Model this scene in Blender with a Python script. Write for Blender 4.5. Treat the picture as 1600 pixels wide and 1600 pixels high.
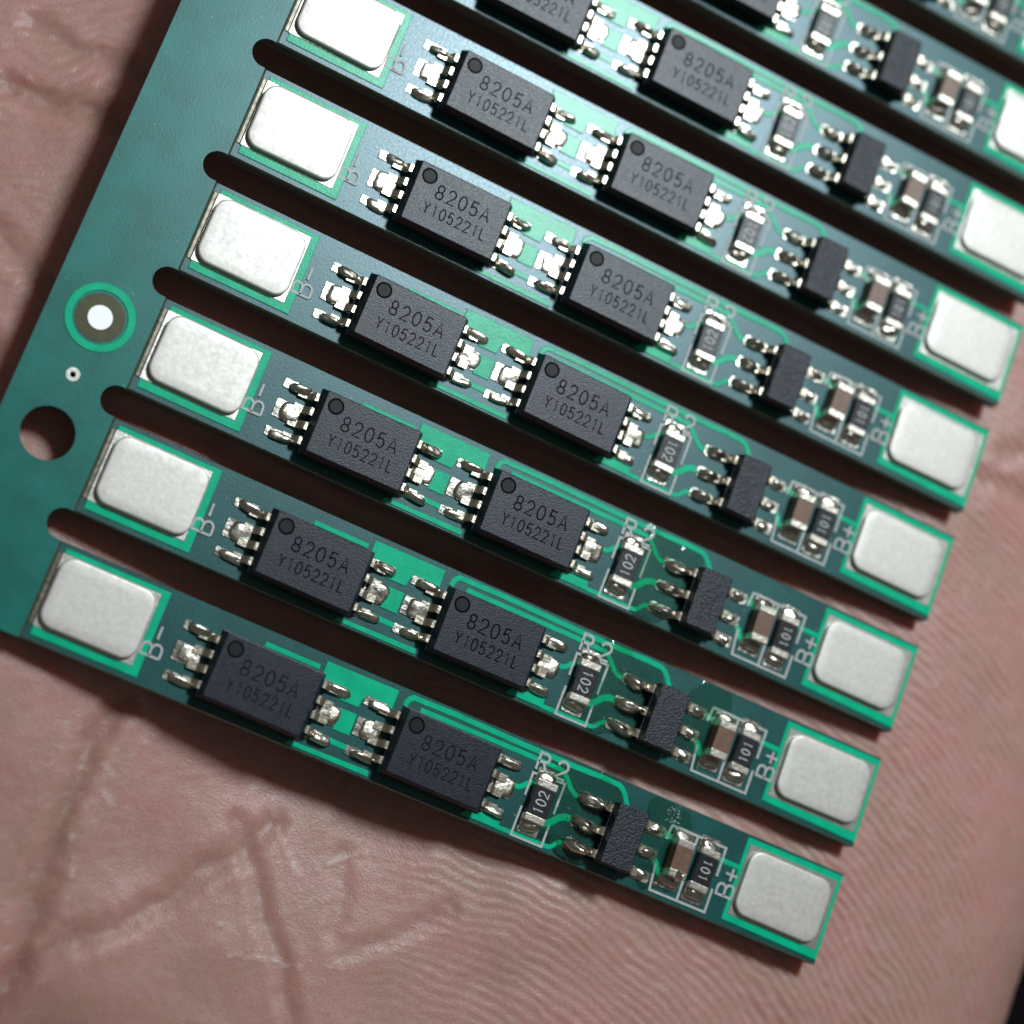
# One unit = one millimetre.
import bpy, bmesh, math, random
import numpy as np
from mathutils import Matrix, Vector

for o in list(bpy.data.objects):
    bpy.data.objects.remove(o)
S = bpy.context.scene
COL = S.collection
rnd = random.Random(7)

# ------------------------------------------------------------------ camera, world, lamp, exposure
cam_d = bpy.data.cameras.new('camera')
cam = bpy.data.objects.new('camera', cam_d)
COL.objects.link(cam)
right = Vector((0.87948, 0.346907, 0.325827))
down = Vector((0.401381, -0.90852, -0.116123))
fwd = Vector((0.255736, 0.232909, -0.938271))
rot = Matrix((right, -down, -fwd)).transposed().to_4x4()
cam.matrix_world = Matrix.Translation((-14.9958, -11.6263, 88.2296)) @ rot
cam_d.sensor_width = 36
cam_d.lens = 76.441
cam_d.clip_start = 1
cam_d.clip_end = 1000
cam_d.dof.use_dof = True
cam_d.dof.focus_distance = 92.0
cam_d.dof.aperture_fstop = 0.030
S.camera = cam

W = bpy.data.worlds.new('World')
S.world = W
W.use_nodes = True
W.node_tree.nodes['Background'].inputs[0].default_value = (0.95, 0.84, 0.80, 1)
W.node_tree.nodes['Background'].inputs[1].default_value = 0.095

lamp_d = bpy.data.lights.new('phone_flash', 'AREA')
lamp_d.shape = 'DISK'
lamp_d.size = 38
lamp_d.color = (0.86, 0.955, 1.0)
lamp_d.energy = 285000
lamp = bpy.data.objects.new('phone_flash', lamp_d)
COL.objects.link(lamp)
lamp.location = (36, 98, 150)
lamp.rotation_euler = (Vector((8, 12, 0)) - lamp.location).to_track_quat('-Z', 'Y').to_euler()

S.view_settings.view_transform = 'Standard'
S.view_settings.look = 'None'
S.view_settings.exposure = 0.0
S.view_settings.gamma = 1.0

# ------------------------------------------------------------------ materials
def nt(name):
    m = bpy.data.materials.new(name)
    m.use_nodes = True
    t = m.node_tree
    return m, t, t.nodes['Principled BSDF']

def mat(name, col, rough=0.5, metal=0.0, spec=0.5, var=0.0, vscale=2.0, bump=0.0, bscale=8.0, rvar=0.0, coat=0.0, col2=None, detail=4.0, bdist=0.05):
    m, t, b = nt(name)
    b.inputs['Base Color'].default_value = (*col, 1)
    b.inputs['Roughness'].default_value = rough
    b.inputs['Metallic'].default_value = metal
    b.inputs['Specular IOR Level'].default_value = spec
    b.inputs['Coat Weight'].default_value = coat
    g = t.nodes.new('ShaderNodeNewGeometry')
    if var > 0 or col2:
        n = t.nodes.new('ShaderNodeTexNoise')
        n.inputs['Scale'].default_value = vscale
        n.inputs['Detail'].default_value = detail
        t.links.new(g.outputs['Position'], n.inputs['Vector'])
        r = t.nodes.new('ShaderNodeMapRange')
        r.inputs[1].default_value = 0.3
        r.inputs[2].default_value = 0.7
        t.links.new(n.outputs['Fac'], r.inputs[0])
        mx = t.nodes.new('ShaderNodeMix')
        mx.data_type = 'RGBA'
        c2 = col2 or tuple(min(1, c * (1 + var)) for c in col)
        c1 = col if col2 else tuple(c * (1 - var) for c in col)
        mx.inputs[6].default_value = (*c1, 1)
        mx.inputs[7].default_value = (*c2, 1)
        t.links.new(r.outputs[0], mx.inputs[0])
        t.links.new(mx.outputs[2], b.inputs['Base Color'])
    if bump > 0 or rvar > 0:
        n2 = t.nodes.new('ShaderNodeTexNoise')
        n2.inputs['Scale'].default_value = bscale
        n2.inputs['Detail'].default_value = 3.0
        t.links.new(g.outputs['Position'], n2.inputs['Vector'])
        if bump > 0:
            bp = t.nodes.new('ShaderNodeBump')
            bp.inputs['Strength'].default_value = bump
            bp.inputs['Distance'].default_value = bdist
            t.links.new(n2.outputs['Fac'], bp.inputs['Height'])
            t.links.new(bp.outputs['Normal'], b.inputs['Normal'])
        if rvar > 0:
            r2 = t.nodes.new('ShaderNodeMapRange')
            r2.inputs[1].default_value = 0.3
            r2.inputs[2].default_value = 0.7
            r2.inputs[3].default_value = max(0.02, rough - rvar)
            r2.inputs[4].default_value = rough + rvar
            t.links.new(n2.outputs['Fac'], r2.inputs[0])
            t.links.new(r2.outputs[0], b.inputs['Roughness'])
    return m

def mask_material(name, col, rough, spec):
    """solder mask: dark lacquer, slightly mottled, with a few pale dust specks"""
    m = mat(name, col, rough, spec=spec, var=0.22, vscale=0.55, bump=0.07, bscale=9.0, bdist=0.04, rvar=0.04)
    t = m.node_tree
    b = t.nodes['Principled BSDF']
    b.inputs['Specular Tint'].default_value = (0.76, 0.91, 1.0, 1)
    src = b.inputs['Base Color'].links[0].from_socket
    g = t.nodes.new('ShaderNodeNewGeometry')
    v = t.nodes.new('ShaderNodeTexVoronoi')
    v.inputs['Scale'].default_value = 1.3
    t.links.new(g.outputs['Position'], v.inputs['Vector'])
    lt = t.nodes.new('ShaderNodeMath')
    lt.operation = 'LESS_THAN'
    lt.inputs[1].default_value = 0.055
    t.links.new(v.outputs['Distance'], lt.inputs[0])
    mx = t.nodes.new('ShaderNodeMix')
    mx.data_type = 'RGBA'
    ml = t.nodes.new('ShaderNodeMath')
    ml.operation = 'MULTIPLY'
    ml.inputs[1].default_value = 0.35
    t.links.new(lt.outputs[0], ml.inputs[0])
    t.links.new(ml.outputs[0], mx.inputs[0])
    t.links.new(src, mx.inputs[6])
    mx.inputs[7].default_value = (0.35, 0.42, 0.40, 1)
    t.links.new(mx.outputs[2], b.inputs['Base Color'])
    return m

MASK = mask_material('solder_mask', (0.002, 0.072, 0.064), 0.33, 0.66)
RAILMASK = mask_material('rail_mask', (0.002, 0.140, 0.108), 0.335, 0.5)
COPPER = mat('mask_over_copper', (0.001, 0.48, 0.255), 0.27, spec=0.26, var=0.12, vscale=1.5, bump=0.15, bscale=10, bdist=0.03)
FR4 = mat('fibreglass_edge', (0.022, 0.070, 0.052), 0.5, var=0.35, vscale=5, bump=0.3, bscale=20, bdist=0.03)
PALE_EDGE = mat('cut_fibreglass', (0.20, 0.23, 0.16), 0.6, var=0.3, vscale=4)
OLIVE = mat('substrate_or_shade', (0.055, 0.052, 0.006), 0.30, var=0.25, vscale=3)
SHADED_TIN = mat('shaded_tin', (0.20, 0.175, 0.13), 0.35, metal=0.6, var=0.5, vscale=4)  # brown tone stands in for shade on the tinned pad's side
NICKEL = mat('nickel_tab', (0.56, 0.53, 0.495), 0.48, metal=0.45, col2=(0.655, 0.62, 0.565), vscale=5.0, bump=0.10, bscale=4.0, bdist=0.04, rvar=0.05, detail=9)
WHITE_TIN = mat('bright_tin', (0.95, 0.95, 0.93), 0.5, metal=0.2)
PAD_TIN = mat('pad_tin', (0.46, 0.44, 0.385), 0.28, metal=1.0, bump=0.35, bscale=2.2, bdist=0.14)
TINNED = mat('tinned_copper', (0.56, 0.55, 0.50), 0.33, metal=0.9, bump=0.22, bscale=2.5, bdist=0.06)
SOLDER = mat('solder', (0.56, 0.52, 0.44), 0.30, metal=1.0, bump=0.32, bscale=2.6, bdist=0.12, rvar=0.10)
LEAD = mat('tinned_lead', (0.60, 0.55, 0.44), 0.28, metal=0.95, bump=0.4, bscale=5, bdist=0.04)
EPOXY = mat('chip_epoxy', (0.004, 0.007, 0.014), 0.38, spec=0.36, col2=(0.013, 0.018, 0.031), vscale=3.0, bump=0.30, bscale=15.0, bdist=0.035, rvar=0.06, detail=10)
EPOXY2 = mat('rough_epoxy', (0.004, 0.006, 0.011), 0.38, spec=0.38, col2=(0.022, 0.027, 0.040), vscale=7.0, bump=0.65, bscale=13.0, bdist=0.06, rvar=0.08, detail=8)
ENGRAVE = [mat('laser_marking', (0.0015, 0.0015, 0.003), 0.7, spec=0.06), mat('worn_marking', (0.002, 0.003, 0.004), 0.6, spec=0.12), mat('pale_marking', (0.004, 0.005, 0.008), 0.5, spec=0.22)]
FAINT = mat('faint_marking', (0.008, 0.009, 0.013), 0.5, spec=0.25)
SILK = mat('white_silkscreen', (0.43, 0.46, 0.44), 0.5, var=0.15, vscale=5, bump=0.2, bscale=14, bdist=0.02)
RESIN = mat('resistor_glaze', (0.014, 0.014, 0.017), 0.36, spec=0.35, bump=0.2, bscale=5, bdist=0.04, rvar=0.06)
CERAMIC = mat('capacitor_ceramic', (0.17, 0.09, 0.056), 0.38, var=0.18, vscale=4)
ENDCAP = mat('tin_end_cap', (0.64, 0.595, 0.51), 0.34, metal=0.85, bump=0.3, bscale=5, bdist=0.06)
VIAHOLE = mat('hole_wall', (0.02, 0.02, 0.02), 0.6)

def flux_material():
    m, t, b = nt('flux_residue')
    out = t.nodes['Material Output']
    t.nodes.remove(b)
    g = t.nodes.new('ShaderNodeNewGeometry')
    n = t.nodes.new('ShaderNodeTexNoise')
    n.inputs['Scale'].default_value = 2.6
    n.inputs['Detail'].default_value = 3
    t.links.new(g.outputs['Position'], n.inputs['Vector'])
    bp = t.nodes.new('ShaderNodeBump')
    bp.inputs['Strength'].default_value = 0.28
    bp.inputs['Distance'].default_value = 0.10
    t.links.new(n.outputs['Fac'], bp.inputs['Height'])
    gl = t.nodes.new('ShaderNodeBsdfGlossy')
    gl.inputs['Roughness'].default_value = 0.05
    t.links.new(bp.outputs['Normal'], gl.inputs['Normal'])
    tr = t.nodes.new('ShaderNodeBsdfTransparent')
    tr.inputs['Color'].default_value = (0.72, 0.88, 0.80, 1)
    fr = t.nodes.new('ShaderNodeFresnel')
    fr.inputs['IOR'].default_value = 1.5
    t.links.new(bp.outputs['Normal'], fr.inputs['Normal'])
    mx = t.nodes.new('ShaderNodeMixShader')
    t.links.new(fr.outputs[0], mx.inputs[0])
    t.links.new(tr.outputs[0], mx.inputs[1])
    t.links.new(gl.outputs[0], mx.inputs[2])
    t.links.new(mx.outputs[0], out.inputs['Surface'])
    return m
FLUX = flux_material()

def skin_material():
    m, t, b = nt('skin')
    g = t.nodes.new('ShaderNodeNewGeometry')
    def noise(scale, detail=4, vec=None):
        n = t.nodes.new('ShaderNodeTexNoise')
        n.inputs['Scale'].default_value = scale
        n.inputs['Detail'].default_value = detail
        t.links.new(vec or g.outputs['Position'], n.inputs['Vector'])
        return n
    def mixc(fac, a, bcol, lo=0.3, hi=0.7, mx_=1.0):
        r = t.nodes.new('ShaderNodeMapRange')
        r.inputs[1].default_value, r.inputs[2].default_value, r.inputs[4].default_value = lo, hi, mx_
        t.links.new(fac, r.inputs[0])
        x = t.nodes.new('ShaderNodeMix')
        x.data_type = 'RGBA'
        t.links.new(r.outputs[0], x.inputs[0])
        for s, c in ((6, a), (7, bcol)):
            if isinstance(c, tuple):
                x.inputs[s].default_value = (*c, 1)
            else:
                t.links.new(c, x.inputs[s])
        return x.outputs[2]
    base = mixc(noise(0.30, 4).outputs['Fac'], (0.515, 0.260, 0.228), (0.440, 0.272, 0.212))
    base = mixc(noise(0.9, 6).outputs['Fac'], base, (0.545, 0.315, 0.292), 0.45, 0.75, 0.7)
    base = mixc(noise(6.0, 4).outputs['Fac'], base, (0.37, 0.185, 0.15), 0.5, 0.8, 0.55)
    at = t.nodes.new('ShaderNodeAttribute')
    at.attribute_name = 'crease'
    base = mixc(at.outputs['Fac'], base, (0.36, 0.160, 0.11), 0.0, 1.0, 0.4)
    fl = t.nodes.new('ShaderNodeAttribute')
    fl.attribute_name = 'flake_glint'
    base = mixc(fl.outputs['Fac'], base, (0.66, 0.55, 0.52), 0.0, 1.0, 0.5)  # pale colour of dry flakes and of painted glints
    t.links.new(base, b.inputs['Base Color'])
    b.inputs['Subsurface Weight'].default_value = 0.65
    b.inputs['Subsurface Radius'].default_value = (1.6, 0.40, 0.22)
    b.inputs['Subsurface Scale'].default_value = 1.3
    b.inputs['Specular IOR Level'].default_value = 0.42
    n3 = noise(9.5, 5)
    r = t.nodes.new('ShaderNodeMapRange')
    r.inputs[1].default_value, r.inputs[2].default_value, r.inputs[3].default_value, r.inputs[4].default_value = 0.3, 0.7, 0.28, 0.55
    t.links.new(n3.outputs['Fac'], r.inputs[0])
    t.links.new(r.outputs[0], b.inputs['Roughness'])
    bp = t.nodes.new('ShaderNodeBump')
    bp.inputs['Strength'].default_value = 0.28
    bp.inputs['Distance'].default_value = 0.10
    t.links.new(n3.outputs['Fac'], bp.inputs['Height'])
    t.links.new(bp.outputs['Normal'], b.inputs['Normal'])
    return m
SKIN = skin_material()

# ------------------------------------------------------------------ mesh helpers
def mesh(name, verts, faces, m, smooth=False, midx=None):
    me = bpy.data.meshes.new(name)
    me.from_pydata([tuple(v) for v in verts], [], faces)
    for mm in (m if isinstance(m, (list, tuple)) else [m]):
        me.materials.append(mm)
    if midx:
        me.polygons.foreach_set('material_index', midx)
    if smooth:
        me.polygons.foreach_set('use_smooth', [True] * len(me.polygons))
    me.update()
    return me

def put(name, me, parent, loc=(0, 0, 0), rz=0.0, sc=None):
    o = bpy.data.objects.new(name, me)
    COL.objects.link(o)
    o.parent = parent
    o.location = loc
    o.rotation_euler = (0, 0, rz)
    if sc:
        o.scale = sc
    return o

def area(p):
    return 0.5 * sum(p[i][0] * p[(i + 1) % len(p)][1] - p[(i + 1) % len(p)][0] * p[i][1] for i in range(len(p)))

def ccw(p):
    return list(p) if area(p) > 0 else list(p)[::-1]

def inset(p, d):
    """offset a counter-clockwise outline inwards by d"""
    out = []
    n = len(p)
    for i in range(n):
        a, b, c = Vector(p[i - 1]), Vector(p[i]), Vector(p[(i + 1) % n])
        u, v = (b - a).normalized(), (c - b).normalized()
        n1, n2 = Vector((-u.y, u.x)), Vector((-v.y, v.x))
        k = 1 + n1.dot(n2)
        out.append(tuple(b + (n1 + n2) * (d / max(k, 0.35))))
    return out

def rrect(x0, y0, x1, y1, r, seg=4):
    pts = []
    for cx, cy, a0 in ((x1 - r, y1 - r, 0), (x0 + r, y1 - r, 90), (x0 + r, y0 + r, 180), (x1 - r, y0 + r, 270)):
        for k in range(seg + 1):
            a = math.radians(a0 + 90 * k / seg)
            pts.append((cx + r * math.cos(a), cy + r * math.sin(a)))
    return pts

def stack(name, rings, m, smooth=False, cap_bottom=True, midx_side=0, midx_top=0):
    """rings: list of (outline, z) with equal point counts, bottom to top"""
    n = len(rings[0][0])
    V, F, MI = [], [], []
    for p, z in rings:
        V += [(x, y, z) for x, y in p]
    for k in range(len(rings) - 1):
        for i in range(n):
            j = (i + 1) % n
            F.append((k * n + i, k * n + j, (k + 1) * n + j, (k + 1) * n + i))
            MI.append(midx_side)
    if cap_bottom:
        F.append(tuple(range(n))[::-1])
        MI.append(midx_side)
    F.append(tuple(range((len(rings) - 1) * n, len(rings) * n)))
    MI.append(midx_top)
    me = mesh(name, V, F, m, smooth, MI if isinstance(m, (list, tuple)) else None)
    return me

def plate(name, pts, z0, z1, m, ch=0.03):
    p = ccw(pts)
    return stack(name, [(p, z0), (p, z1 - ch), (inset(p, ch * 0.4), z1 - ch * 0.35), (inset(p, ch), z1)], m, cap_bottom=False)

def ribbon_geo(pts, w, z0, z1, skirt, closed=False):
    n = len(pts)
    P = [Vector(p) for p in pts]
    L = []
    for i in range(n):
        if closed or 0 < i < n - 1:
            u = (P[i] - P[i - 1]).normalized()
            v = (P[(i + 1) % n] - P[i]).normalized()
        elif i == 0:
            u = v = (P[1] - P[0]).normalized()
        else:
            u = v = (P[i] - P[i - 1]).normalized()
        n1, n2 = Vector((-u.y, u.x)), Vector((-v.y, v.x))
        k = max(1 + n1.dot(n2), 0.5)
        L.append((n1 + n2) / k)
    V, F = [], []
    for i in range(n):
        for off, z in ((-w / 2 - skirt, z0), (-w / 2, z1), (w / 2, z1), (w / 2 + skirt, z0)):
            q = P[i] + L[i] * off
            V.append((q.x, q.y, z))
    for i in range(n if closed else n - 1):
        a, b = i * 4, ((i + 1) % n) * 4
        for k in range(3):
            F.append((a + k, b + k, b + k + 1, a + k + 1))
    if not closed:
        F.append((0, 1, 2, 3))
        e = (n - 1) * 4
        F.append((e + 3, e + 2, e + 1, e))
    return V, F

def ribbons(name, lines, m):
    """lines: (points, width, z0, z1, skirt, closed); one mesh for one print or one trace"""
    V, F = [], []
    for ln in lines:
        v, f = ribbon_geo(*ln)
        k = len(V)
        V += v
        F += [tuple(i + k for i in q) for q in f]
    return mesh(name, V, F, m)

def smooth_line(pts, it=2):
    for _ in range(it):
        q = [pts[0]]
        for a, b in zip(pts[:-1], pts[1:]):
            q += [(a[0] * .75 + b[0] * .25, a[1] * .75 + b[1] * .25), (a[0] * .25 + b[0] * .75, a[1] * .25 + b[1] * .75)]
        pts = q + [pts[-1]]
    return pts

def ell(cx, cy, rx, ry, n=14, a0=0, a1=360):
    k = n if a1 - a0 == 360 else n + 1
    return [(cx + rx * math.cos(math.radians(a0 + (a1 - a0) * i / n)), cy + ry * math.sin(math.radians(a0 + (a1 - a0) * i / n))) for i in range(k)]

# stroke font in a unit box, each glyph = list of (points, closed)
GL = {
    '0': [(ell(.5, .5, .42, .5, 18), True)],
    '1': [([(.30, .80), (.56, 1.0), (.56, 0)], False)],
    '2': [(ell(.5, .70, .40, .30, 9, -35, 175)[::-1] + [(.08, 0), (.92, 0)], False)],
    '5': [([(.86, 1), (.22, 1), (.14, .52)] + ell(.48, .32, .40, .32, 10, -150, 140)[::-1], False)],
    '8': [(ell(.5, .74, .34, .26, 14), True), (ell(.5, .245, .42, .245, 14), True)],
    'A': [([(.02, 0), (.5, 1), (.98, 0)], False), ([(.19, .33), (.81, .33)], False)],
    'Y': [([(.04, 1), (.5, .50), (.96, 1)], False), ([(.5, .50), (.5, 0)], False)],
    'L': [([(.14, 1), (.14, 0), (.86, 0)], False)],
    'R': [([(.10, 0), (.10, 1), (.58, 1)] + ell(.58, .76, .32, .24, 6, 90, -90)[1:] + [(.10, .52)], False), ([(.52, .52), (.94, 0)], False)],
    'B': [([(.10, 0), (.10, 1), (.56, 1)] + ell(.56, .76, .30, .24, 6, 90, -90)[1:] + [(.10, .52)], False),
          ([(.50, .52), (.58, .52)] + ell(.58, .26, .34, .26, 6, 90, -90)[1:] + [(.10, 0)], False)],
    'D': [([(.10, 0), (.10, 1), (.45, 1)] + ell(.45, .5, .45, .5, 8, 90, -90)[1:] + [(.10, 0)], False)],
    'W': [([(0, 1), (.25, 0), (.5, .8), (.75, 0), (1, 1)], False)],
    '-': [([(.10, .42), (.95, .42)], False)],
    '+': [([(.08, .42), (.92, .42)], False), ([(.5, .08), (.5, .80)], False)],
}

def text_lines(s, x, y, h, w, adv, lw, z0, z1, ang=0.0, skirt=0.0, jz=0.0007):
    """strokes of a word whose baseline starts at x, y and runs at ang"""
    c, sn = math.cos(ang), math.sin(ang)
    out, k = [], 0
    for i, ch in enumerate(s):
        for pts, closed in GL[ch]:
            q = []
            for px, py in pts:
                u, v = i * adv + px * w, py * h
                q.append((x + u * c - v * sn, y + u * sn + v * c))
            out.append((q, lw, z0, z1 + jz * (k % 5), skirt, closed))
            k += 1
    return out

def mound(name, lx, ly, h, seed, m, e=2.4, rough=0.12, na=16, nr=6, lean=0.0, pw=0.8):
    """an uneven solder bump on a rounded footprint lx by ly, height h"""
    r = random.Random(seed)
    ph = [r.uniform(0, 6.28) for _ in range(6)]
    V, F = [], []
    for k in range(nr):
        t = k / nr
        rad = math.cos(t * math.pi / 2) ** pw
        z = h * math.sin(t * math.pi / 2)
        for i in range(na):
            a = 2 * math.pi * i / na
            ca, sa = math.cos(a), math.sin(a)
            q = (abs(ca) ** e + abs(sa) ** e) ** (-1 / e)
            q *= 1 + rough * (0.5 * math.sin(2 * a + ph[0]) + 0.35 * math.sin(3 * a + ph[1]) + 0.3 * math.sin(5 * a + ph[2]))
            zz = z * (1 + 0.25 * math.sin(a + ph[3]) * t)
            V.append((lx / 2 * q * ca * rad + lean * zz, ly / 2 * q * sa * rad, zz))
    V.append((lean * h, 0, h))
    top = len(V) - 1
    for k in range(nr - 1):
        for i in range(na):
            j = (i + 1) % na
            F.append((k * na + i, k * na + j, (k + 1) * na + j, (k + 1) * na + i))
    for i in range(na):
        F.append(((nr - 1) * na + i, (nr - 1) * na + (i + 1) % na, top))
    return mesh(name, V, F, m, True)

def boxy(name, x0, y0, x1, y1, z0, z1, m, r=0.05, b=0.04):
    p = rrect(x0, y0, x1, y1, r, 3)
    return stack(name, [(inset(p, b * .5), z0), (p, z0 + b), (p, z1 - b), (inset(p, b * .3), z1 - b * .3), (inset(p, b), z1)], m)

# ------------------------------------------------------------------ the hand (palm under the panel)
def value_noise(x, y, seed):
    xi, yi = np.floor(x).astype(np.int64), np.floor(y).astype(np.int64)
    xf, yf = x - xi, y - yi
    u, v = xf * xf * (3 - 2 * xf), yf * yf * (3 - 2 * yf)
    def h(a, b):
        n = (a * 374761393 + b * 668265263 + seed * 982451653) & 0x7fffffff
        n = ((n ^ (n >> 13)) * 1274126177) & 0x7fffffff
        return ((n ^ (n >> 16)) & 0xffff) / 65535.0
    return (h(xi, yi) * (1 - u) + h(xi + 1, yi) * u) * (1 - v) + (h(xi, yi + 1) * (1 - u) + h(xi + 1, yi + 1) * u) * v

def fbm(x, y, seed, o=3):
    s, a, t = 0, 1.0, 0
    for k in range(o):
        s = s + a * value_noise(x * 2 ** k, y * 2 ** k, seed + k)
        t += a
        a *= 0.5
    return s / t - 0.5

CP = [  # x, y, gap below the board's underside
    (-12, -3.5, 0.2), (-6, -3, 0.45), (-1, -3.2, 1.1), (4, -3.5, 1.8), (9, -3, 1.6), (14, -3, 0.8), (19, -3, 0.4), (24, -3, 0.25), (29, -2, 0.12),
    (30, 4, 0.12), (29.5, 10, 0.15), (29.5, 16, 0.2), (30, 22, 0.3), (30, 28, 0.5), (31, 36, 1.0), (32, 46, 2.0),
    (22, 4, 0.7), (22, 12, 0.9), (22, 20, 1.3), (22, 30, 1.8), (20, 42, 2.6),
    (13, 4, 1.6), (12, 14, 1.8), (12, 24, 2.2), (12, 36, 2.8), (4, 5, 1.9), (3, 14, 1.9), (3, 24, 2.2), (2, 36, 3.0),
    (-6, 4, 1.0), (-6, 10, 0.9), (-6, 18, 1.5), (-6, 28, 2.2), (-6, 40, 3.0), (-10, 5, 0.9),
    (-13, 3, 1.0), (-14, 8, 1.7), (-14.5, 13, 2.5), (-15, 18, 3.0), (-15, 24, 3.4), (-17, 32, 4.2), (-22, 20, 3.8), (-24, 10, 3.6), (-22, 0, 2.4), (-26, 30, 4.5),
    (-16, -5, 0.9), (-8, -10, 0.7), (0, -9, 1.1), (8, -9, 1.0), (16, -9, 0.5), (24, -8, 0.3), (31, -6, 0.5), (0, -17, 1.0), (12, -17, 0.7), (-12, -17, 0.8), (26, -16, 0.7),
    (35, 2, 0.4), (36, 10, 0.6), (36, 20, 1.0), (37, -6, 0.9), (38, 30, 2.0), (38, 44, 3.5)]
CREASES = [  # polyline, half width, depth
    ([(-2.9, -3.3), (-3.6, -5.4), (-3.55, -8.9), (-3.2, -12.6), (-2.9, -15.0), (-3.3, -17.2), (-4.0, -19.5)], 0.42, 0.42),
    ([(-3.0, -15.2), (-1.7, -13.4), (0.3, -11.9), (1.6, -10.3), (2.7, -8.6), (4.0, -7.0), (4.8, -5.8)], 0.42, 0.28),
    ([(3.4, -6.2), (4.4, -7.6), (5.9, -9.6), (7.3, -11.0), (8.4, -12.9), (9.0, -14.5)], 0.35, 0.22),
    ([(8.2, -6.0), (8.6, -7.5), (8.8, -9.0)], 0.35, 0.12),
    ([(9.3, -9.6), (11.0, -8.4), (13.3, -6.3)], 0.35, 0.14),
    ([(4.6, -15.0), (7.3, -15.1), (9.8, -13.6), (11.6, -12.8)], 0.30, 0.14),
    ([(-17.5, 19.2), (-14.4, 19.6), (-12.8, 19.7), (-11.0, 19.3)], 0.50, 0.42),
    ([(-17.5, 22.4), (-15.5, 22.0), (-13.0, 22.4), (-11.5, 22.2)], 0.42, 0.30),
    ([(-17.0, 13.2), (-15.6, 13.1), (-13.8, 12.2), (-12.5, 11.6)], 0.42, 0.30),
    ([(-16.5, 9.6), (-14.6, 8.8), (-12.8, 7.4)], 0.40, 0.25),
    ([(30.0, 21.5), (32.3, 22.0), (35.5, 21.2), (38, 21.0)], 0.40, 0.25),
    ([(31.0, 23.2), (33.0, 25.0), (36.0, 26.5)], 0.40, 0.20),
    ([(-9, 7.6), (-4, 8.2), (3, 7.4), (12, 8.4)], 0.4, 0.2),
]
FLAKES = [([(4.6, -5.2), (5.7, -6.6), (6.5, -7.3)], 0.16), ([(7.2, -6.9), (8.2, -5.9), (9.0, -5.4)], 0.10), ([(-1.9, -3.7), (-1.6, -4.6)], 0.14),
          ([(5.0, -11.4), (6.6, -11.0), (8.0, -10.9)], 0.08), ([(-2.6, -7.0), (-1.8, -7.6)], 0.14), ([(4.1, -10.4), (5.4, -10.3)], 0.07),
          ([(-3.0, -6.0), (-2.2, -6.4)], 0.1), ([(-2.9, -9.2), (-2.3, -10.6)], 0.12), ([(-9.0, -6.2), (-7.0, -8.8)], 0.07)]

def polydist(X, Y, pts):
    D = np.full(X.shape, 1e9)
    for (ax, ay), (bx, by) in zip(pts[:-1], pts[1:]):
        dx, dy = bx - ax, by - ay
        t = np.clip(((X - ax) * dx + (Y - ay) * dy) / (dx * dx + dy * dy), 0, 1)
        D = np.minimum(D, np.hypot(X - ax - t * dx, Y - ay - t * dy))
    return D

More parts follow.
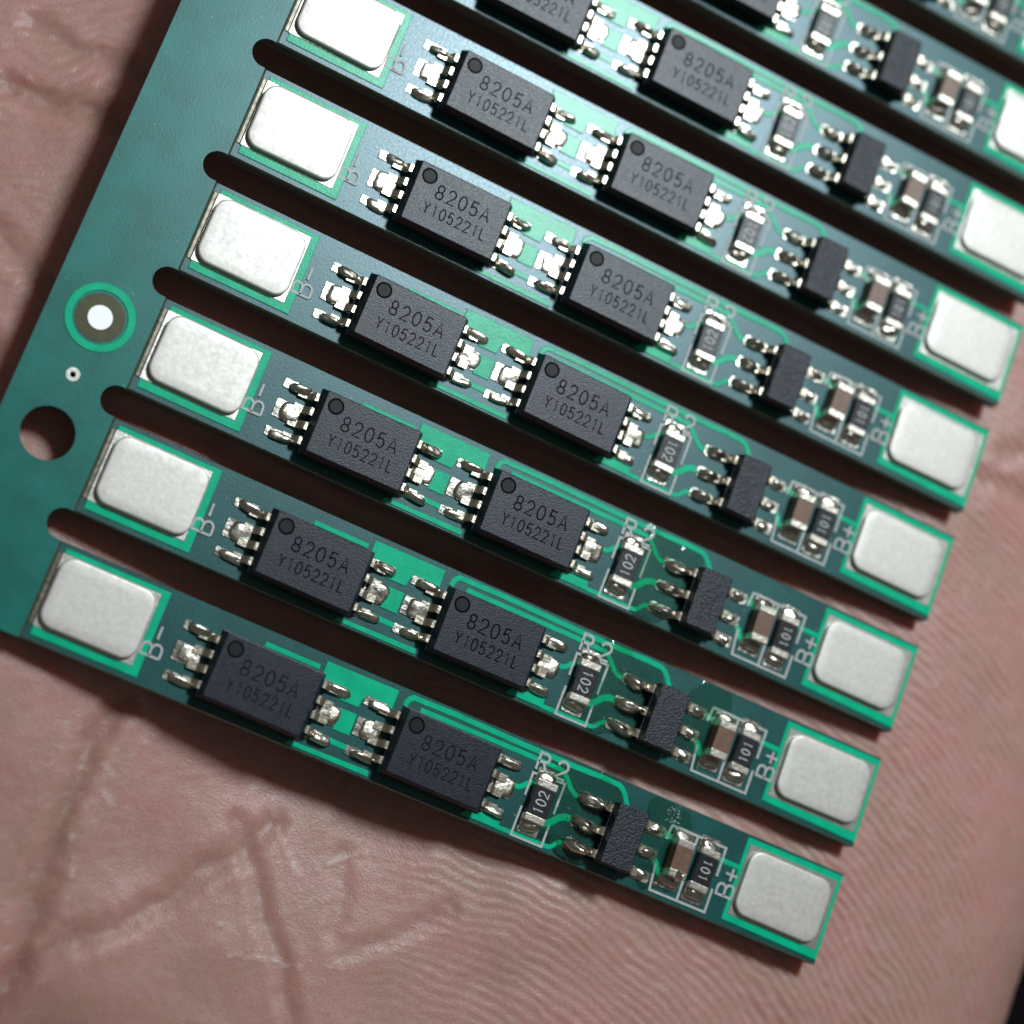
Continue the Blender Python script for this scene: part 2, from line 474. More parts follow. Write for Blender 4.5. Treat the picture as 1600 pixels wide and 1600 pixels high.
def build_hand():
    x0, x1, y0, y1, st = -34.0, 48.6, -26.0, 56.0, 0.115
    xs, ys = np.arange(x0, x1, st), np.arange(y0, y1, st)
    X, Y = np.meshgrid(xs, ys)
    nx, ny = len(xs), len(ys)
    c = np.array(CP)
    # thin-plate surface through the control points
    def U(r2):
        return 0.5 * r2 * np.log(r2 + 1e-9)
    n = len(c)
    K = U((c[:, None, 0] - c[None, :, 0]) ** 2 + (c[:, None, 1] - c[None, :, 1]) ** 2) + np.eye(n) * 6.0
    Pm = np.c_[np.ones(n), c[:, :2]]
    A = np.block([[K, Pm], [Pm.T, np.zeros((3, 3))]])
    sol = np.linalg.solve(A, np.r_[c[:, 2], 0, 0, 0])
    G = sol[n] + sol[n + 1] * X + sol[n + 2] * Y
    for i in range(n):
        G = G + sol[i] * U((X - c[i, 0]) ** 2 + (Y - c[i, 1]) ** 2)
    under = (X > -13.5) & (X < 30.5) & (Y > -4) & (Y < 48)
    G = np.where(under, np.maximum(G, 0.10), np.clip(G, -0.5, 9))
    Z = -0.82 - G
    wx, wy = fbm(X * .5, Y * .5, 11) * 1.6, fbm(X * .5, Y * .5, 23) * 1.6
    sx, sy = fbm(X * 2.2, Y * 2.2, 41) * 0.5, fbm(X * 2.2, Y * 2.2, 43) * 0.5
    cre = np.zeros(X.shape)
    for pts, w, d in CREASES:
        D = polydist(X + wx * .30 + sx * .16, Y + wy * .30 + sy * .16, pts)
        ww = 1.35 * w * (1 + 0.8 * fbm(X * .8, Y * .8, 77))
        g = np.exp(-(D / ww) ** 2)
        Z -= 0.78 * d * g * (0.9 + 0.5 * fbm(X * 1.1, Y * 1.1, 5))
        Z += 0.10 * d * np.exp(-((D - 2.0 * w) / (0.9 * w)) ** 2)
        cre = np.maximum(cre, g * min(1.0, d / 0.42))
    # friction ridges, curved round a point far below the panel
    rr = np.hypot(X - 14.6 + wx * .45, Y + 27.5 + wy * .45) + 0.10 * sx
    reg = np.clip((X - 9 + 0.35 * (Y + 10)) / 9, 0, 1)
    reg = np.maximum(reg, np.clip((-11.5 - X) / 3, 0, 1) * np.clip((Y - 5) / 4, 0, 1) * 0.9)
    ridge = np.cos(2 * np.pi * rr / 0.45)
    rx = np.hypot(X + 40 + wx, Y - 60 + wy)
    ridge2 = np.cos(2 * np.pi * rx / 0.55)
    ridge = np.where(X < -9, ridge2, ridge)
    amp = (0.6 + 1.1 * fbm(X * 1.0, Y * 1.0, 61)) * reg
    pores = fbm(X * 2.6, Y * 2.6, 91, 2)
    amp = amp * (1 + 0.6 * np.clip((X - 22) / 8, 0, 1))
    Z += 0.031 * amp * ridge + 0.055 * amp * pores
    # dry fine wrinkles on the rest of the palm
    fa = fbm((X + .6 * Y) * 0.8 + wx, (Y - .6 * X) * 3.2 + wy, 131, 3)
    fb = fbm((X - .9 * Y) * 0.7 + wx, (Y + .9 * X) * 2.6 - wy, 151, 3)
    Z += (1 - 0.75 * reg) * (0.034 * (np.abs(fa) + np.abs(fb)) + 0.020 * fbm(X * 3.2, Y * 3.2, 171, 2))
    Z += 0.45 * fbm(X * .22, Y * .22, 191, 2)
    fl = np.zeros(X.shape)
    for pts, w in FLAKES:
        D = polydist(X + sx * .5, Y + sy * .5, pts)
        g = np.exp(-(D / w) ** 2) * np.clip(0.55 + 2.4 * fbm(X * 3.4, Y * 3.4, 201, 2), 0, 1)
        fl = np.maximum(fl, g)
        Z += 0.05 * g
    spk = fbm((X * .8 + Y) * 2.2, (Y * .8 - X) * 4.6, 231, 2)
    near = np.exp(-(polydist(X, Y, CREASES[0][0]) / 2.2) ** 2) + 0.8 * np.exp(-(np.hypot(X - 6, Y + 6) / 4.0) ** 2) + 0.6 * np.exp(-(np.hypot(X - 13, Y + 6) / 4.0) ** 2) + 0.10
    fl = np.maximum(fl, np.clip((spk - 0.20) * 6, 0, 1) * np.clip(near, 0, 1) * 0.6)  # pale streaks painted as skin glints, merged with the dry flakes
    # the edge of the hand falls away and the body closes underneath
    ed = np.minimum.reduce([X - (-31.0), 44.7 - 0.012 * (Y - 1) ** 2 * (Y < 1) - 0.004 * (Y - 1) ** 2 * (Y >= 1) - X, Y + 23.0, 53.0 - Y])
    R = 9.0
    s = np.clip(R - ed, 0, R * 0.999)
    Z -= R - np.sqrt(R * R - s * s)
    Z = np.where(ed < 0, np.maximum(Z - 14 + np.maximum(ed, -1.5) * 4, -34.0), Z)
    Z = np.where(under, np.minimum(Z, -0.86), Z)
    V = np.stack([X, Y, Z], -1).reshape(-1, 3)
    idx = np.arange(nx * ny).reshape(ny, nx)
    F = np.stack([idx[:-1, :-1], idx[:-1, 1:], idx[1:, 1:], idx[1:, :-1]], -1).reshape(-1, 4)
    # skirt and floor
    loop = np.r_[idx[0, :], idx[1:, -1], idx[-1, -2::-1], idx[-2:0:-1, 0]]
    base = len(V)
    low = V[loop].copy()
    low[:, 2] = -38.0
    V = np.r_[V, low]
    m = len(loop)
    k = np.arange(m)
    sk = np.stack([loop, base + k, base + (k + 1) % m, loop[(k + 1) % m]], -1)
    F = np.r_[F, sk]
    me = bpy.data.meshes.new('hand')
    me.vertices.add(len(V))
    me.vertices.foreach_set('co', V.ravel())
    me.loops.add(F.size + m)
    me.polygons.add(len(F) + 1)
    starts = np.r_[np.arange(len(F)) * 4, len(F) * 4]
    me.loops.foreach_set('vertex_index', np.r_[F.ravel(), (base + k)[::-1]].astype(np.int32))
    me.polygons.foreach_set('loop_start', starts.astype(np.int32))
    me.update(calc_edges=True)
    me.validate()
    me.polygons.foreach_set('use_smooth', np.ones(len(me.polygons), dtype=bool))
    for nm, arr in (('crease', cre), ('flake_glint', fl)):
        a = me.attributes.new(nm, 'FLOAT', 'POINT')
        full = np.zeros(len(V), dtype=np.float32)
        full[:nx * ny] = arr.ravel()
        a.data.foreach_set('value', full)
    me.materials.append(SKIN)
    o = bpy.data.objects.new('hand', me)
    COL.objects.link(o)
    o['label'] = 'open bare palm with creases and fine skin ridges under the green circuit boards'
    o['category'] = 'hand'
build_hand()

# dark backdrop added below the hand, keeps the corner black against the world light
bme = mesh('background', [(-400, -400, -150), (500, -400, -150), (500, 500, -150), (-400, 500, -150)], [(0, 1, 2, 3)], mat('dark_backdrop', (0.012, 0.012, 0.014), 0.9, spec=0.1, var=0.2, vscale=0.1))
bo = bpy.data.objects.new('background', bme)
COL.objects.link(bo)
bo['kind'] = 'structure'
bo['label'] = 'dark backdrop added far below the hand'

# ------------------------------------------------------------------ the panel
PITCH, NB = 5.5166, 9
YB, YT, XL, XR, TH = -2.78, 1.45, -8.14, 29.42, 0.8
panel = bpy.data.objects.new('circuit_panel', None)
COL.objects.link(panel)
panel['label'] = 'green panel of nine narrow circuit boards joined by one rail, resting on the palm'
panel['category'] = 'circuit board'

# --- rail: outline with the rounded slot ends and through holes
def build_rail():
    x0, ylo, yhi = -12.46, YB - 0.02, YB + NB * PITCH
    out = [(x0, ylo), (XL, ylo)]
    for k in range(NB - 1):
        yc = (YT + YB + PITCH) / 2 + k * PITCH
        r = (PITCH - (YT - YB)) / 2
        out.append((XL, yc - r))
        out += [(-8.32 + r * math.cos(math.radians(a)), yc + r * math.sin(math.radians(a))) for a in range(270, 89, -12)]
        out.append((XL, yc + r))
    out += [(XL, yhi), (x0, yhi)]
    cu = bpy.data.curves.new('panel_rail', 'CURVE')
    cu.dimensions = '2D'
    cu.fill_mode = 'BOTH'
    cu.extrude = TH / 2
    def add(p):
        sp = cu.splines.new('POLY')
        sp.points.add(len(p) - 1)
        for q, pt in zip(p, sp.points):
            pt.co = (q[0], q[1], 0, 1)
        sp.use_cyclic_u = True
    add(out)
    add(ell(-10.31, 5.244, 1.12, 1.12, 48)[::-1])
    add(ell(-10.33, 7.875, 0.11, 0.11, 16)[::-1])
    add(ell(-10.31, 5.244 + 33.1, 1.12, 1.12, 48)[::-1])
    tmp = bpy.data.objects.new('tmp', cu)
    COL.objects.link(tmp)
    bpy.context.view_layer.update()
    me = bpy.data.meshes.new_from_object(tmp.evaluated_get(bpy.context.evaluated_depsgraph_get()))
    bpy.data.objects.remove(tmp)
    me.name = 'panel_rail'
    bm = bmesh.new()
    bm.from_mesh(me)
    bmesh.ops.remove_doubles(bm, verts=bm.verts, dist=1e-4)
    bmesh.ops.translate(bm, verts=bm.verts, vec=(0, 0, -TH / 2))
    bm.to_mesh(me)
    bm.free()
    me.materials.clear()
    me.materials.append(RAILMASK)
    me.materials.append(FR4)
    for p in me.polygons:
        p.material_index = 0 if p.normal.z > 0.6 else 1
        p.use_smooth = False
    rail = put('panel_rail', me, panel)
    fx, fy = -10.25, 10.52
    def disc(name, r, z0, z1, m, n=40):
        return plate(name, ell(0, 0, r, r, n), z0, z1, m, 0.012)
    put('fiducial_ring', ribbons('fiducial_ring', [(ell(0, 0, 1.30, 1.30, 56), 0.28, 0.0, 0.045, 0.035, True)], COPPER), rail, (fx, fy, 0))
    put('substrate_or_shade', disc('substrate_or_shade', 1.02, 0.0, 0.014, OLIVE), rail, (fx, fy, 0))  # bare substrate inside the fiducial ring
    put('fiducial_dot', disc('fiducial_dot', 0.52, 0.012, 0.05, WHITE_TIN), rail, (fx, fy, 0))
    put('via_ring', ribbons('via_ring', [(ell(0, 0, 0.21, 0.21, 28), 0.16, 0.0, 0.04, 0.03, True)], TINNED), rail, (-10.33, 7.875, 0))
    return rail
build_rail()

# --- shared meshes
def board_mesh():
    V, F, MI = [], [], []
    g = 0.09
    p0 = [(XL, YB), (XR, YB), (XR, YT), (XL, YT)]
    pt = [(XL + g, YB + .05), (XR - .05, YB + .05), (XR - .05, YT - .05), (XL + g, YT - .05)]
    for pts, z in ((p0, -TH), (p0, -0.16), ([(XL, YB), (XR, YB), (XR, YT), (XL, YT)], -0.155), (pt, 0.0)):
        V += [(x, y, z) for x, y in pts]
    for k in range(3):
        for i in range(4):
            j = (i + 1) % 4
            F.append((k * 4 + i, k * 4 + j, (k + 1) * 4 + j, (k + 1) * 4 + i))
            MI.append(2 if (k == 2 and i in (0, 3)) else 1)
    F.append((3, 2, 1, 0)); MI.append(1)
    F.append((12, 13, 14, 15)); MI.append(0)
    # narrow chamfers: lift the long sides
    V[8] = (XL, YB, -0.155); V[9] = (XR, YB, -0.05); V[10] = (XR, YT, -0.05); V[11] = (XL, YT, -0.155)
    V[4] = (XL, YB, -0.18); V[5] = (XR, YB, -0.18); V[6] = (XR, YT, -0.18); V[7] = (XL, YT, -0.18)
    return mesh('circuit_board', V, F, [MASK, FR4, PALE_EDGE], False, MI)

def trace(name, pts, w, h=0.035):
    return ribbons(name, [(smooth_line(pts, 1), w - 0.05, 0.0, h, 0.035, False)], COPPER)

def chip_mesh(name, x0, y0, x1, y1, top, mx, my, z0, zm, zt, m):
    """moulded package with draft: top outline x0..y1, waist larger by mx, my"""
    t = rrect(x0, y0, x1, y1, 0.05, 3)
    w = rrect(x0 - mx, y0 - my, x1 + mx, y1 + my, 0.06, 3)
    b = rrect(x0 - mx * .2, y0 - my * .2, x1 + mx * .2, y1 + my * .2, 0.06, 3)
    return stack(name, [(b, z0), (w, zm), (w, zm + 0.035), (inset(w, 0.03), zm + 0.045), (inset(t, -0.015), zt - 0.03), (t, zt - 0.012), (inset(t, 0.03), zt)], m)

CX0, CX1, CY0, CY1, CZ = -0.52, 3.80, -2.25, 0.50, 1.05
D2 = 8.214
LEADY = (0.15, -0.52, -1.18, -1.85)

def lead_mesh(w, zs, z0, xs, t=0.12):
    """gull-wing lead leaving the body at x=0, going +x"""
    a, b, c, d = xs
    up = [(0, zs + t / 2), (a, zs + t / 2), (a + .10, zs + t / 2 - .05), (b, z0 + t + .05), (b + .08, z0 + t), (c, z0 + t)]
    lo = [(c, z0), (b + .02, z0), (b - .06, z0 + .05), (a + .02, zs - t / 2 - .05), (a - .04, zs - t / 2), (0, zs - t / 2)]
    prof = up + lo
    n = len(prof)
    V, F = [], []
    for s in (-w / 2, w / 2):
        V += [(x, s, z) for x, z in prof]
    F = [(i, (i + 1) % n, n + (i + 1) % n, n + i)[::-1] for i in range(n)]
    k = len(up)
    for i in range(k - 1):  # side caps as quads between upper and lower profile
        j = n - 1 - i
        F.append((i, i + 1, j - 1, j))
        F.append((n + j, n + j - 1, n + i + 1, n + i))
    return mesh('lead', V, F, LEAD)

ME = {}
ME['board'] = board_mesh()
ME['pourL'] = plate('copper_pour', [(-7.80, 1.22), (-3.18, 1.22), (-3.18, -2.52), (-7.80, -2.52)], 0, 0.045, COPPER)
ME['pourR'] = plate('copper_pour', [(24.45, 1.30), (29.38, 1.34), (29.38, -2.58), (24.45, -2.48)], 0, 0.045, COPPER)
ME['tinL'] = plate('tinned_pad', rrect(-7.86, -2.16, -3.52, 1.02, 0.06), 0.02, 0.075, TINNED, 0.03)
ME['shadeL'] = plate('substrate_or_shade', [(-8.03, -2.12), (-7.87, -2.12), (-7.87, 1.0), (-8.03, 1.0)], 0, 0.05, SHADED_TIN, 0.02)  # strip painting the shaded left side of the tinned pad
ME['tinR'] = plate('tinned_pad', rrect(24.62, -2.18, 29.20, 1.05, 0.06), 0.02, 0.075, TINNED, 0.03)
def tab_mesh(x0, y0, x1, y1):
    p = rrect(x0, y0, x1, y1, 0.62, 8)
    q = inset(p, 0.10)
    return stack('battery_tab', [(q, 0.06), (q, 0.10), (p, 0.11), (p, 0.285), (inset(p, 0.015), 0.312), (inset(p, 0.045), 0.33), (inset(p, 0.10), 0.337), (inset(p, 0.5), 0.34)], NICKEL)
ME['tabL'] = tab_mesh(-7.74, -2.06, -3.58, 0.93)
ME['tabR'] = tab_mesh(24.72, -2.03, 28.95, 0.90)
for k in ('tabL', 'tabR'):
    ME[k].polygons.foreach_set('use_smooth', [True] * len(ME[k].polygons))
ME['chip'] = chip_mesh('chip', CX0, CY0, CX1, CY1, 0, 0.20, 0.12, 0.10, 0.50, CZ, EPOXY)
z = CZ + 0.003
for i in range(3):
    ME['chip_mark%d' % i] = ribbons('chip_marking',
        text_lines('8205A', 0.50, -0.83, 0.63, 0.40, 0.545, 0.066, z - .002, z) +
        text_lines('Y105221L', 0.22, -1.66, 0.52, 0.29, 0.388, 0.056, z - .002, z), ENGRAVE[i])
    ME['dot%d' % i] = ribbons('pin_mark', [(ell(0, 0, 0.315, 0.315, 36), 0.085, z - .002, z, 0.0, True)], ENGRAVE[i // 2])
ME['recess'] = mesh('pin_recess', [(x, y, z - 0.0015) for x, y in ell(0, 0, 0.30, 0.30, 30)], [tuple(range(30))], ENGRAVE[2])
ME['lead'] = lead_mesh(0.33, 0.50, 0.06, (0.13, 0.34, 0.80, 0))
ME['sotlead'] = lead_mesh(0.36, 0.50, 0.06, (0.10, 0.30, 0.62, 0), 0.14)
for i in range(4):
    ME['join%d' % i] = mound('solder_joint', 1.02, 0.42, 0.24, 10 + i, SOLDER, rough=0.08, e=3.5, pw=0.5)
    ME['wide%d' % i] = mound('solder_joint', 1.00, 0.86, 0.11, 20 + i, SOLDER, rough=0.06, e=5, pw=0.35)
    ME['sotj%d' % i] = mound('solder_joint', 0.98, 0.50, 0.36, 30 + i, SOLDER, rough=0.14, lean=0.3)
    ME['sotr%d' % i] = mound('solder_joint', 0.70, 0.46, 0.22, 40 + i, SOLDER, rough=0.22)
    ME['hand%d' % i] = mound('solder_joint', 1.30, 0.46, 0.50, 50 + i, SOLDER, rough=0.16, lean=0.35, nr=8)
    ME['fil%d' % i] = mound('solder_joint', 0.98, 0.62, 0.30, 60 + i, SOLDER, rough=0.12, e=3)
ME['pad'] = plate('solder_pad', rrect(-0.53, -0.21, 0.53, 0.21, 0.06), 0, 0.05, PAD_TIN, 0.02)
ME['padw'] = plate('solder_pad', rrect(-0.52, -0.42, 0.52, 0.42, 0.06), 0, 0.05, PAD_TIN, 0.02)
ME['sotpad'] = plate('solder_pad', rrect(-0.58, -0.27, 0.58, 0.27, 0.16), 0, 0.05, PAD_TIN, 0.02)
ME['sotpadr'] = plate('solder_pad', rrect(-0.46, -0.27, 0.46, 0.27, 0.08), 0, 0.05, PAD_TIN, 0.02)
ME['rpad'] = plate('solder_pad', rrect(-0.50, -0.42, 0.50, 0.42, 0.08), 0, 0.05, PAD_TIN, 0.02)
ME['pourTop'] = plate('copper_pour', [(3.90, 1.17), (7.24, 1.20), (7.24, 0.28), (5.92, 0.28), (5.84, -0.14), (5.00, -0.14), (4.10, 0.28), (3.90, 0.28)], 0, 0.045, COPPER)
ME['pourMid'] = plate('copper_pour', [(5.14, -0.42), (5.92, -0.42), (5.92, -1.38), (5.14, -1.38)], 0, 0.045, COPPER)
ME['pourBot'] = plate('copper_pour', [(3.60, -2.46), (7.26, -2.40), (7.30, -2.66), (3.50, -2.66)], 0, 0.045, COPPER)
ME['pourBot2'] = plate('copper_pour', [(11.60, -2.60), (11.9, -2.20), (13.38, -2.14), (13.44, -2.60)], 0, 0.045, COPPER)
TR = dict(
    tA=([(5.0, -1.86), (6.2, -1.88)], 0.24),
    tB=([(1.2, 0.80), (3.7, 0.80)], 0.22),
    tC=([(7.70, 0.70), (7.74, 0.98), (8.0, 1.21), (15.2, 1.13), (17.80, 1.21), (18.22, 1.02), (18.62, 0.40)], 0.24),
    tD=([(8.4, 0.79), (15.05, 0.83), (15.45, 0.70), (16.05, 0.02), (16.5, 0.02)], 0.22),
    tE=([(13.35, -0.60), (13.72, -0.60), (14.05, -0.22), (14.4, -0.2)], 0.22),
    tF=([(13.3, -2.52), (15.62, -2.50), (15.92, -2.46), (16.15, -2.12), (16.5, -2.05)], 0.20),
    tG=([(15.1, -1.62), (15.45, -1.58), (15.95, -1.02), (16.5, -1.00)], 0.30),
    tH=([(20.3, 0.05), (20.95, -0.02), (21.3, -0.2)], 0.26),
    tI=([(20.3, -1.10), (20.72, -1.30), (20.85, -1.62), (21.3, -1.8)], 0.28),
    tJ=([(23.1, -0.10), (24.6, -0.12)], 0.22))
for k, (p, w) in TR.items():
    ME[k] = trace('trace', p, w)
SZ = 0.055
def silk(lines, w):
    return [(p, w, 0.0, SZ + 0.001 * i, 0.012, c) for i, (p, c) in enumerate(lines)]
ME['silkBm'] = ribbons('silkscreen_print', text_lines('B-', -2.64, -1.56, 0.84, 0.66, 0.74, 0.105, 0.02, SZ, math.pi / 2, 0.006, 0.002), SILK)
ME['silkBp'] = ribbons('silkscreen_print', text_lines('B+', 24.60, -1.60, 0.80, 0.66, 0.72, 0.108, 0.02, SZ, math.pi / 2, 0.006, 0.002), SILK)
ME['silkR2'] = ribbons('silkscreen_print', text_lines('R2', 14.02, 0.40, 0.76, 0.58, 0.92, 0.115, 0.02, SZ + .004, 0, 0.01, 0.002), SILK)
ME['silkF1'] = ribbons('silkscreen_frame', silk([([(14.03, -0.80), (14.03, 0.22), (15.56, 0.28), (15.54, -1.10)], False), ([(14.06, -1.28), (14.04, -2.58), (15.52, -2.58), (15.52, -1.62)], False)], 0.10), SILK)
ME['silkF2'] = ribbons('silkscreen_frame', silk([([(20.76, -0.20), (20.86, 0.46), (23.60, 0.45), (23.60, -0.85)], False), ([(20.70, -1.35), (20.82, -2.50), (23.60, -2.50), (23.60, -1.42)], False),
                                                ([(22.16, 0.40), (22.18, -2.45)], False)], 0.105), SILK)
def chip_part(kind, w, l, h, body_m, capl):
    ME[kind] = boxy(kind, -w / 2, -l / 2 + capl * .9, w / 2, l / 2 - capl * .9, 0.06, h, body_m, 0.04, 0.03)
    ME[kind + 'cap'] = boxy('end_cap', -w / 2 - .012, -capl / 2, w / 2 + .012, capl / 2, 0.05, h + 0.02, ENDCAP, 0.07, 0.06)
chip_part('resistor', 0.98, 1.88, 0.48, RESIN, 0.34)
chip_part('resistorB', 0.90, 1.92, 0.46, RESIN, 0.34)
chip_part('capacitor', 0.84, 1.70, 0.80, CERAMIC, 0.36)
zr = 0.483
ME['m102'] = ribbons('resistor_marking', text_lines('102', 0.22, -0.50, 0.46, 0.26, 0.35, 0.062, zr - .002, zr, math.pi / 2), SILK)
ME['m101'] = ribbons('resistor_marking', text_lines('101', 0.20, -0.46, 0.42, 0.24, 0.33, 0.060, zr - .022, zr - .02, math.pi / 2), SILK)
ME['sot'] = chip_mesh('control_chip', 17.88, -2.32, 19.28, 0.33, 0, 0.10, 0.06, 0.10, 0.52, 1.10, EPOXY2)
ME['sotmark'] = ribbons('chip_marking', text_lines('DW01', 18.88, -1.90, 0.60, 0.40, 0.50, 0.045, 1.102, 1.103, math.pi / 2), FAINT)

def flux_mesh(name, cx, cy, lx, ly, h, seed, n=40, nr=7):
    r = random.Random(seed)
    ph = [r.uniform(0, 6.28) for _ in range(8)]
    V, F = [], []
    for k in range(nr):
        t = k / nr
        for i in range(n):
            a = 2 * math.pi * i / n
            q = (abs(math.cos(a)) ** 3 + abs(math.sin(a)) ** 3) ** (-1 / 3)
            q *= 1 + 0.10 * math.sin(3 * a + ph[0]) + 0.07 * math.sin(5 * a + ph[1]) + 0.05 * math.sin(9 * a + ph[2])
            x = cx + lx / 2 * q * math.cos(a) * (1 - t)
            y = max(YB + .06, min(YT - .06, cy + ly / 2 * q * math.sin(a) * (1 - t)))
            zz = 0.002 + h * (1 - (1 - t) ** 4) * (0.8 + 0.2 * math.sin(2.1 * x + ph[3]) * math.sin(2.7 * y + ph[4]))
            V.append((x, y, zz))
    V.append((cx, cy, h))
    for k in range(nr - 1):
        for i in range(n):
            j = (i + 1) % n
            F.append((k * n + i, k * n + j, (k + 1) * n + j, (k + 1) * n + i))
    for i in range(n):
        F.append(((nr - 1) * n + i, (nr - 1) * n + (i + 1) % n, len(V) - 1))
    return mesh(name, V, F, FLUX, True)

def beads_mesh(b, cx, cy, lx, ly, n, mats):
    r = random.Random(300 + b)
    V, F, MI = [], [], []
    for _ in range(n):
        x, y = cx + r.uniform(-lx, lx) / 2, cy + r.uniform(-ly, ly) / 2
        q, zc, k = r.uniform(0.018, 0.05) * r.uniform(.6, 1), r.uniform(.02, .10), len(V)
        st = r.uniform(.7, 1.5)
        V += [(x + q * st, y, zc), (x, y + q, zc), (x - q * st, y, zc), (x, y - q, zc), (x + q * .2, y, zc + q), (x, y, zc - q)]
        for i in range(4):
            F += [(k + i, k + (i + 1) % 4, k + 4), (k + (i + 1) % 4, k + i, k + 5)]
    return mesh('sparkle_beads', V, F, mats, True)
SCUFF = mat('scuffed_flux', (0.55, 0.62, 0.60), 0.4, var=0.2)

LABELS = {
    0: 'lowest circuit board, its control chip ringed by glossy flux and rough hand soldered joints',
    1: 'second circuit board from the bottom, with glossy flux and a bead beside its control chip',
    2: 'third circuit board from the bottom, with dark flux between its resistor and control chip'}

def jit(a):
    return rnd.uniform(-a, a)

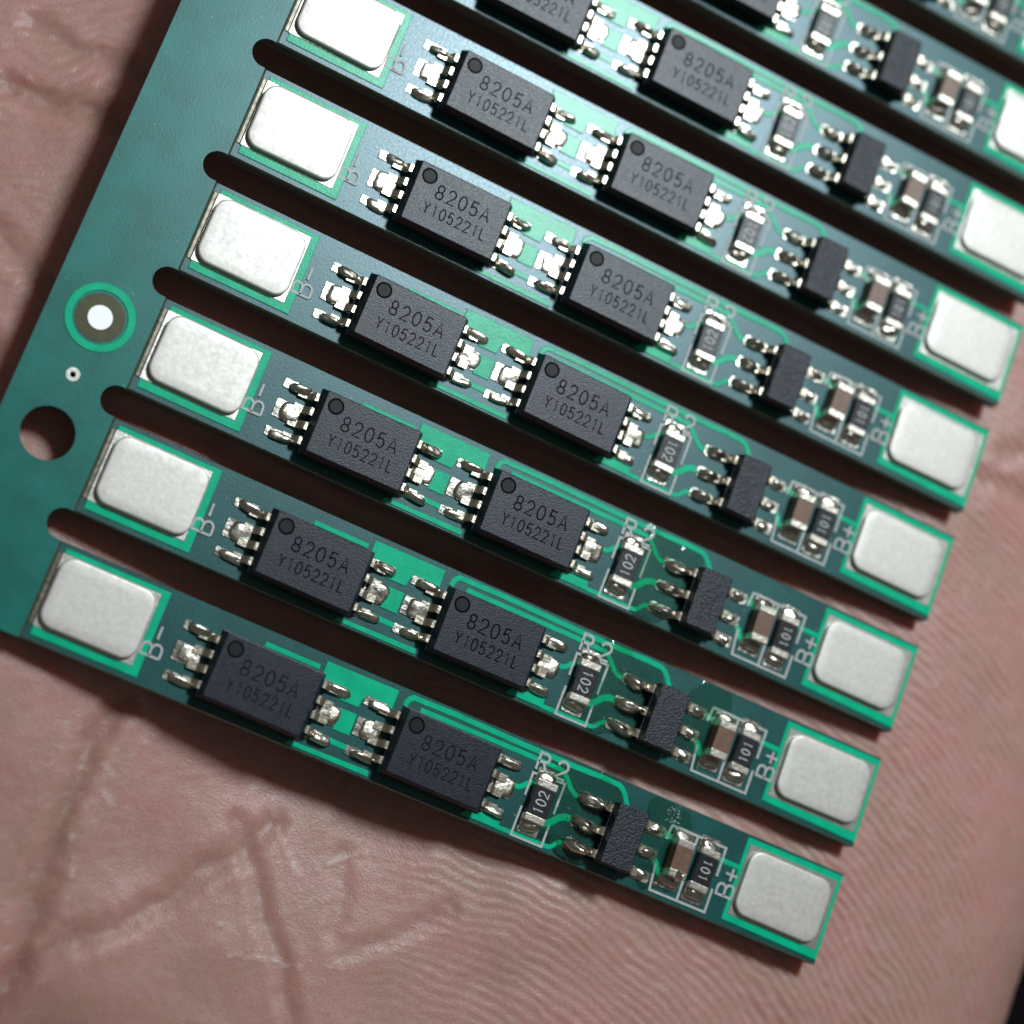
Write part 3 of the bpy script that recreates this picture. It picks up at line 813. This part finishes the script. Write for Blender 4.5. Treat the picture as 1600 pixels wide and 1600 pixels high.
def build_board(b):
    B = put('circuit_board', ME['board'], panel, (0, b * PITCH, 0))
    if b in LABELS:
        B['label'] = LABELS[b]
    P = lambda name, key, loc=(0, 0, 0), rz=0.0, sc=None: put(name, ME[key], B, loc, rz, sc)
    for k in ('pourL', 'pourR', 'pourTop', 'pourMid', 'pourBot', 'pourBot2'):
        P('copper_pour', k)
    P('substrate_or_shade', 'shadeL'); P('tinned_pad', 'tinL'); P('tinned_pad', 'tinR')
    def tab(key, cx, cy):
        a = jit(0.012)
        dx, dy = jit(0.05), jit(0.05)
        P('battery_tab', key, (cx - cx * math.cos(a) + cy * math.sin(a) + dx, cy - cx * math.sin(a) - cy * math.cos(a) + dy, 0), a)
    tab('tabL', -5.66, -0.56); tab('tabR', 26.84, -0.56)
    for k in TR:
        P('trace', k)
    P('silkscreen_print', 'silkBm'); P('silkscreen_print', 'silkBp'); P('silkscreen_print', 'silkR2')
    P('silkscreen_frame', 'silkF1'); P('silkscreen_frame', 'silkF2')
    for ox in (0.0, D2):
        dx, dy, a = ox + jit(0.05), jit(0.04), jit(0.012)
        P('chip', 'chip', (dx, dy, 0), a)
        mk = 1 if (b == 0 and ox == 0) else rnd.choice((0, 1, 1))
        P('chip_marking', 'chip_mark%d' % mk, (dx + jit(.03), dy + jit(.03), 0), a + jit(.006))
        P('pin_recess', 'recess', (dx, dy - 0.01, 0), a)
        P('pin_mark', 'dot%d' % mk, (dx, dy - 0.01, 0), a)
        for y in LEADY:
            P('lead', 'lead', (ox + CX0 - 0.19, y + dy, 0), math.pi + jit(.02))
            P('lead', 'lead', (ox + CX1 + 0.19, y + dy, 0), jit(.02))
        for xp, xj, sgn in ((-1.72, -1.50, -1), (4.66, 4.78, 1)):
            for y, key, jk in ((0.28 if sgn < 0 else 0.24, 'pad', 'join'), (-0.85, 'padw', 'wide'), (-1.93, 'pad', 'join')):
                P('solder_pad', key, (ox + xp, y, 0))
                if jk == 'join':
                    P('solder_joint', 'join%d' % rnd.randrange(4), (ox + xj + jit(.04), y - .03 + jit(.03), 0.04), math.pi * rnd.randrange(2) + jit(.08), (1 + jit(.12), 1 + jit(.15), 1 + jit(.35)))
                else:
                    P('solder_joint', 'wide%d' % rnd.randrange(4), (ox + xj + sgn * 0.0 + jit(.03), y + jit(.02), 0.04), math.pi * rnd.randrange(2) + jit(.08), (1 + jit(.08), 1 + jit(.08), 1 + jit(.4)))
    # control chip
    P('control_chip', 'sot', (jit(.03), jit(.03), 0))
    if b >= 2:
        P('chip_marking', 'sotmark')
    hand = b <= 2
    for y in (0.06, -1.00, -2.02):
        P('lead', 'sotlead', (17.80, y, 0), math.pi)
        P('lead', 'sotlead', (19.36, y - .02, 0), 0)
        P('solder_pad', 'sotpad', (16.92, y, 0))
        P('solder_pad', 'sotpadr', (20.18, y - .05, 0))
        if hand:
            P('solder_joint', 'hand%d' % rnd.randrange(4), (16.98 + jit(.08), y + jit(.06), 0.03), jit(.16), (1 + jit(.15), 1 + jit(.25), 1 + jit(.25)))
        else:
            P('solder_joint', 'sotj%d' % rnd.randrange(4), (16.92 + jit(.04), y + jit(.03), 0.04), jit(.06))
        P('solder_joint', 'sotr%d' % rnd.randrange(4), (20.12 + jit(.05), y - .05 + jit(.04), 0.04), jit(.2))
    # resistors and capacitor
    def smd(kind, name, mark, cx, cy, l, capl, flip, tilt):
        a = tilt + (math.pi if flip else 0)
        ca, sa = math.cos(a), math.sin(a)
        P(name, kind, (cx, cy, 0), a)
        for s in (-1, 1):
            v = s * (l / 2 - capl / 2)
            P('end_cap', kind + 'cap', (cx - v * sa, cy + v * ca, 0), a)
            v2 = s * (l / 2 + 0.12)
            P('solder_pad', 'rpad', (cx, cy + v2, 0))
            P('solder_joint', 'fil%d' % rnd.randrange(4), (cx - v2 * sa * .8, cy + v2 * .98 * (1 if not flip else 1), 0.03), jit(.1))
        if mark:
            P('resistor_marking', mark, (cx, cy, 0), a)
    smd('resistor', 'resistor', 'm102', 14.69, -0.88, 1.88, 0.34, b % 2 == 1, jit(.03))
    smd('capacitor', 'capacitor', None, 21.50, -0.84, 1.70, 0.36, False, jit(.04))
    smd('resistorB', 'resistor', 'm101', 22.82, -0.86, 1.92, 0.34, b % 2 == 0, jit(.03))
    # flux left by hand soldering on the three lowest boards
    if b <= 2:
        me = flux_mesh('flux_residue', 16.5, -0.6, (4.4, 4.0, 3.4)[b], 4.0, 0.085, 70 + b)
        put('flux_residue', me, B)
        fb = put('sparkle_beads', beads_mesh(b, 16.7, -0.9, 2.4, 3.0, 45, SOLDER), B)  # tiny metal beads added to make the flux sparkle
        fb['kind'] = 'stuff'
    if b == 0:
        fb = put('flux_scuffs', beads_mesh(9, 20.75, 0.85, 0.7, 0.7, 60, SCUFF), B)
        fb['kind'] = 'stuff'
    if b <= 1:
        fb = put('sparkle_beads', beads_mesh(b + 4, 20.5, -0.9, 1.2, 2.8, 30, SOLDER), B)  # more added beads, for sparkle right of the control chip
        fb['kind'] = 'stuff'
        put('flux_residue', flux_mesh('flux_residue', 20.7, -0.5, 2.6, 3.8, 0.08, 80 + b), B)
    if b == 0:
        put('solder_bead', mound('solder_bead', 0.24, 0.22, 0.16, 5, SOLDER), B, (20.98, -2.18, 0.02))
        put('solder_bead', mound('solder_bead', 0.55, 0.50, 0.45, 6, SOLDER, rough=0.2), B, (21.62, -1.52, 0.55))

for b in range(NB):
    build_board(b)
print('objects', len(bpy.data.objects))
